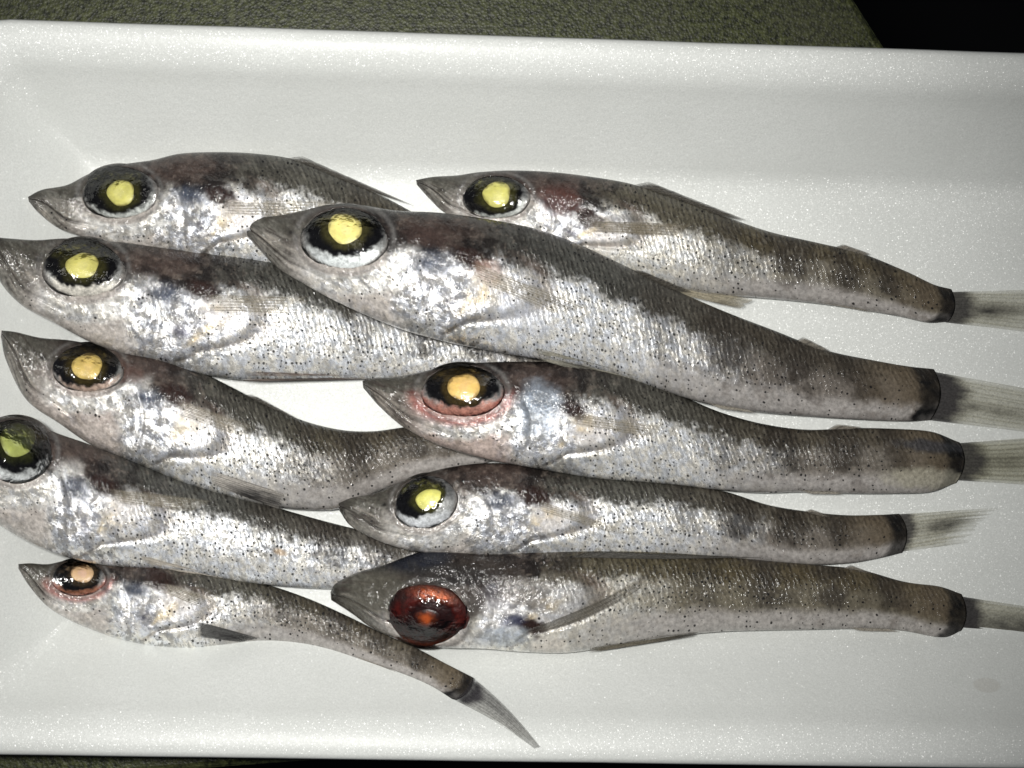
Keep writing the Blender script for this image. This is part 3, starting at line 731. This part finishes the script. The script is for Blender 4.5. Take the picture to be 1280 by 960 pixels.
FISH['F'] = make_fish('F', [((-95,552),(-96,560)),((-75,545),(-85,590)),((-45,535),(-60,625)),((-5,522),(-15,648)),((30,521),(25,672)),((68,540),(65,690)),
    ((105,553),(105,702)),((150,570),(145,708)),((200,590),(195,711)),((255,608),(250,718)),((310,623),(300,727)),((365,640),(355,733)),((420,655),(410,736)),
    ((475,668),(465,735)),((530,678),(520,733)),((590,690),(580,735)),((640,698),(635,738))],
    (20,562,50,44), (18,556,43,36), (22,550,23,21), (128,607), ([0,.12,.3,.5,.65,1],[16,11.5,5.5,2.6,2.2,2.2]), 67,
    'fish cut off by the left edge of the picture with a large green eye', tan=.1, lens_col=GRN, iris_low=(.60,.62,.62), silver_end=.8,
    patches=((350,690,10,5,15,(.42,.30,.18),.8,.0),))
FISH['G'] = make_fish('G', [((23,705),(23,711)),((38,704),(36,732)),((60,705),(58,757)),((85,700),(85,774)),((115,698),(115,787)),((150,695),(150,799)),
    ((190,698),(190,807)),((235,709),(235,810)),((285,719),(280,806)),((335,731),(325,801)),((385,748),(372,804)),((430,768),(415,813)),((475,790),(458,827)),
    ((520,810),(503,842)),((560,831),(540,858)),((597,850),(574,879))],
    (98,722,36,25), (97,720,30,19), (103,717,14,12), (197,727), ([0,.3,.7,.88,1],[2.6,2.2,2.2,3.2,5.0]), 71,
    'smallest fish at the bottom left, its thin tail reaching the lower rim', tan=.4, lens_col=(.66,.46,.27), iris_low=(.28,.12,.07), red_ring=.7, silver=.9,
    silver_end=.35, n_along=360)
FISH['H'] = make_fish('H', [((453,476),(454,485)),((465,473),(474,508)),((495,471),(503,533)),((530,464),(540,553)),((565,456),(575,565)),((605,453),(612,575)),
    ((650,452),(650,582)),((700,453),(695,590)),((750,460),(745,598)),((800,474),(795,602)),((850,494),(845,606)),((900,515),(895,612)),((955,530),(950,616)),
    ((1010,537),(1005,615)),((1065,535),(1065,617)),((1120,536),(1120,617)),((1170,540),(1168,615)),((1208,553),(1204,604))],
    (578,488,55,36), (577,482,46,27), (580,484,20,18), (712,513), ([0,.15,.35,.55,.8,1],[10,8.6,5.4,2.8,2.2,2.2]), 83,
    'fish below the largest one with an orange eye ringed in red', tan=.3, pink=1.0, lens_col=ORG, iris_low=(.36,.17,.13), red_ring=.8,
    patches=((672,515,32,40,10,(.24,.28,.33),.7,.4),(1160,598,62,14,3,(.33,.31,.245),.8,.0),(1165,558,45,9,6,(.04,.042,.05),.8,.1)))
FISH['I'] = make_fish('I', [((423,629),(424,638)),((440,622),(438,657)),((470,616),(468,674)),((505,600),(508,687)),((540,589),(545,692)),((580,581),(585,694)),
    ((625,579),(628,696)),((680,586),(680,697)),((735,594),(735,697)),((790,599),(790,696)),((850,605),(848,696)),((905,614),(903,698)),((960,631),(956,702)),
    ((1015,640),(1012,706)),((1060,644),(1060,704)),((1100,643),(1098,698)),((1132,641),(1136,690))],
    (532,627,43,36,-18), (524,622,34,24,-18), (536,624,17,13,-15), (665,622), ([0,.15,.35,.6,.85,1],[8.5,7.4,4.6,2.6,2.2,2.2]), 97,
    'slim fish lying just above the blood eyed one with a lime yellow eye', tan=.25, lens_col=(.76,.74,.22), iris_low=(.58,.60,.62), silver_end=.6)
FISH['J'] = make_fish('J', [((413,740),(414,750)),((420,729),(440,767)),((445,716),(462,783)),((480,706),(490,796)),((518,692),(525,806)),((555,685),(560,810)),
    ((600,687),(605,811)),((660,686),(655,815)),((720,686),(710,816)),((780,687),(770,807)),((840,690),(830,797)),((900,695),(895,790)),((960,701),(955,788)),
    ((1020,706),(1015,787)),((1075,712),(1070,786)),((1130,727),(1125,788)),((1180,734),(1175,797)),((1211,744),(1205,798))],
    (534,769,53,43), (534,770,1,1), (533,773,17,13), (661,785), ([0,.15,.35,.6,.85,1],[6.2,5.6,3.6,2.4,2.2,2.2]), 103,
    'tan brown fish along the bottom with a burst blood red eye', tan=1.0, silver=.75, lens_col=(.5,.1,.02), blood=True, silver_end=.28,
    patches=((522,702,50,17,-8,(.012,.014,.021),.95,.0),(655,742,34,20,10,(.22,.205,.19),.8,.7),(605,712,46,20,8,(.030,.024,.020),.85,.05),(592,748,16,30,15,(.028,.02,.017),.85,.05),(470,742,52,26,-25,(.075,.070,.056),.75,.0),(560,720,60,16,0,(.022,.020,.019),.8,.05),(640,776,22,9,-10,(.03,.038,.085),.6,.2),
             (632,795,34,14,0,(.36,.40,.44),.7,.4),(700,745,60,30,5,(.085,.075,.058),.6,.15)))

# ------------------------------------------------------------------ fins
f = FISH
TAILD = [(.62, .52, .22, .16, .9), (.45, .5, .18, .12, .6)]
fin(f['B'], 'tail_fin', ((1184,365),(1182,403)), ((1370,360),(1365,424)), 10, z=3.0, taper=1, col=(.52,.51,.42), ray_col=(.30,.29,.22), dark=[(.32,.55,.14,.2,.95),(.5,.5,.2,.14,.7)], alpha=.30, ray_alpha=.46, root_dark=.9, fork=.15, seed=1)
fin(f['C'], 'tail_fin', ((1164,464),(1160,525)), ((1390,505),(1385,552)), 11, z=3.0, taper=1, col=(.52,.51,.42), ray_col=(.30,.29,.22), dark=[(.28,.60,.035,.07,.9),(.45,.6,.2,.14,.6)], alpha=.30, ray_alpha=.46, root_dark=.95, fork=.1, seed=2)
fin(f['H'], 'tail_fin', ((1196,554),(1192,600)), ((1385,540),(1380,612)), 10, z=3.0, taper=1, col=(.46,.45,.34), ray_col=(.14,.13,.09), dark=[(.36,.5,.2,.2,.6)], alpha=.34, ray_alpha=.50, root_dark=.9, fork=.1, seed=3)
fin(f['I'], 'tail_fin', ((1120,643),(1123,690)), ((1255,634),(1212,678)), 10, z=3.0, taper=1, col=(.52,.51,.42), ray_col=(.30,.29,.22), dark=[(.55,.42,.22,.2,.95),(.75,.3,.2,.15,.6)], alpha=.32, ray_alpha=.65, root_dark=.9, fork=.1, ragged=.2, seed=4)
fin(f['J'], 'tail_fin', ((1198,745),(1194,797)), ((1372,772),(1368,826)), 10, z=3.0, taper=1, col=(.52,.51,.42), ray_col=(.30,.29,.22), dark=[(.36,.55,.17,.24,1),(.55,.5,.2,.3,.8)], alpha=.4, ray_alpha=.75, root_dark=.95, fork=.1, seed=5)
fin(f['G'], 'tail_fin', ((590,846),(566,874)), ((676,934),(668,936)), 8, z=20.6, col=(.40,.40,.38), ray_col=(.16,.16,.15), dark=[(.38,.3,.34,.3,.75)], alpha=.55, ray_alpha=.88, root_dark=.95, ragged=.02, bow=-.03, seed=6)
# pectoral fins, laid back along the flank
PC = dict(alpha=.10, ray_alpha=.62, ray_col=(.20,.17,.125), col=(.46,.42,.33), lift=.35)
fin(f['C'], 'pectoral_fin', ((588,326),(596,352)), ((742,386),(690,392)), 13, seed=11, **PC)
fin(f['A'], 'pectoral_fin', ((276,249),(280,268)), ((425,252),(400,276)), 11, seed=12, **PC)
fin(f['D'], 'pectoral_fin', ((256,368),(262,390)), ((390,370),(370,392)), 11, seed=13, **PC)
fin(f['E'], 'pectoral_fin', ((224,500),(224,520)), ((318,532),(300,545)), 10, seed=14, **PC)
fin(f['F'], 'pectoral_fin', ((134,610),(140,628)), ((268,626),(240,640)), 11, seed=15, **PC)
fin(f['H'], 'pectoral_fin', ((718,516),(720,532)), ((838,534),(815,546)), 10, seed=16, **PC)
fin(f['I'], 'pectoral_fin', ((672,625),(676,640)), ((800,668),(770,668)), 10, seed=17, **PC)
fin(f['B'], 'pectoral_fin', ((736,276),(738,290)), ((868,280),(845,296)), 10, seed=18, alpha=.3, ray_alpha=.85, ray_col=(.10,.085,.06), col=(.30,.26,.19), lift=.5)
fin(f['J'], 'pectoral_fin', ((664,785),(672,792)), ((832,702),(798,738)), 8, bow=.04, seed=19, alpha=.22, ray_alpha=.6, ray_col=(.05,.045,.038), col=(.17,.155,.125), lift=.5)
fin(f['G'], 'pectoral_fin', ((205,728),(206,742)), ((262,745),(250,760)), 8, seed=20, **PC)
# dorsal fins, folded along the back
DK = dict(col=(.075,.068,.056), ray_col=(.018,.016,.015), alpha=.75, ray_alpha=.95)
fin(f['A'], 'dorsal_fin', ((352,199),(440,232)), ((378,195),(522,259)), 12, lift=.12, seed=31, **DK)
fin(f['B'], 'dorsal_fin', ((792,231),(900,271)), ((812,227),(936,276)), 12, lift=.12, seed=32, **DK)
fin(f['E'], 'dorsal_fin', ((303,494),(352,520)), ((316,493),(374,524)), 9, lift=.12, seed=33, **DK)
fin(f['C'], 'dorsal_fin', ((786,338),(838,364)), ((802,338),(868,366)), 9, lift=.12, seed=34, **DK)
fin(f['J'], 'dorsal_fin', ((712,697),(820,699)), ((738,688),(960,697)), 12, lift=.5, seed=35, col=(.09,.085,.075), ray_col=(.025,.023,.02), alpha=.85, ray_alpha=1.0)
# small fatty fins before the tail
AD = dict(col=(.20,.18,.15), ray_col=(.06,.055,.05), alpha=.75, ray_alpha=.9, rays=3, nl=12)
fin(f['B'], 'adipose_fin', ((1044,309),(1080,320)), ((1054,305),(1088,317)), lift=.12, seed=41, **AD)
fin(f['C'], 'adipose_fin', ((994,427),(1026,440)), ((1004,421),(1038,438)), lift=.12, seed=42, **AD)
fin(f['H'], 'adipose_fin', ((1034,537),(1062,537)), ((1046,530),(1080,534)), lift=.12, seed=43, **AD)
fin(f['I'], 'adipose_fin', ((1004,640),(1028,646)), ((1014,636),(1040,646)), lift=.12, seed=44, **AD)
fin(f['J'], 'adipose_fin', ((1052,711),(1080,717)), ((1064,706),(1092,717)), lift=.12, seed=45, **AD)
# pelvic fins
fin(f['D'], 'pelvic_fin', ((308,464),(304,477)), ((470,470),(462,474)), 9, lift=.12, col=(.17,.135,.115), dark=[(.5,.8,.3,.3,.95)], alpha=.75, ray_alpha=.9, ray_col=(.11,.07,.055), seed=51)
fin(f['E'], 'pelvic_fin', ((264,588),(264,606)), ((356,617),(350,637)), 8, lift=.5, col=(.46,.43,.39), dark=[(.75,.65,.5,.6,1),(.55,.85,.3,.3,1)], alpha=.8, ray_alpha=.95, seed=52)
fin(f['C'], 'pelvic_fin', ((668,434),(676,450)), ((800,470),(778,480)), 9, lift=.12, col=(.42,.40,.33), dark=[(.6,.7,.5,.5,1)], alpha=.75, ray_alpha=.95, seed=53)
fin(f['G'], 'pelvic_fin', ((246,776),(248,796)), ((326,798),(300,803)), 8, lift=.5, col=(.13,.13,.125), dark=[(.7,.55,.5,.7,1)], alpha=.75, ray_alpha=.95, seed=54)
fin(f['J'], 'pelvic_fin', ((738,810),(736,816)), ((874,790),(868,795)), 8, lift=.12, col=(.17,.155,.12), dark=[(.9,.5,.25,.6,.95)], alpha=.8, ray_alpha=.95, seed=55)
fin(f['F'], 'pelvic_fin', ((176,694),(178,704)), ((282,722),(270,725)), 8, lift=.12, col=(.50,.46,.40), alpha=.75, ray_alpha=.95, seed=56)
fin(f['B'], 'pelvic_fin', ((846,357),(842,366)), ((944,374),(925,386)), 8, lift=.12, col=(.40,.36,.27), dark=[(.75,.9,.2,.3,.5)], alpha=.6, ray_alpha=.85, seed=57)
# anal fins
AN = dict(col=(.36,.33,.28), ray_col=(.18,.16,.13), alpha=.55, ray_alpha=.85, rays=7, nl=14)
fin(f['C'], 'anal_fin', ((884,503),(934,512)), ((900,511),(948,517)), lift=.12, seed=61, **AN)
fin(f['H'], 'anal_fin', ((1000,612),(1044,614)), ((1012,618),(1056,618)), lift=.12, seed=62, **AN)
fin(f['J'], 'anal_fin', ((1060,784),(1112,786)), ((1074,789),(1126,790)), lift=.12, seed=63, **AN)
fin(f['G'], 'anal_fin', ((440,818),(486,836)), ((452,824),(500,842)), lift=.12, seed=64, **AN)
fin(f['B'], 'anal_fin', ((1020,377),(1078,386)), ((1034,380),(1092,391)), lift=.12, seed=65, **AN)
fin(f['E'], 'anal_fin', ((404,634),(440,628)), ((412,638),(448,627)), lift=.12, seed=66, **AN)
print('tris', sum(len(o.data.polygons) * 2 for o in S.objects if o.type == 'MESH'))
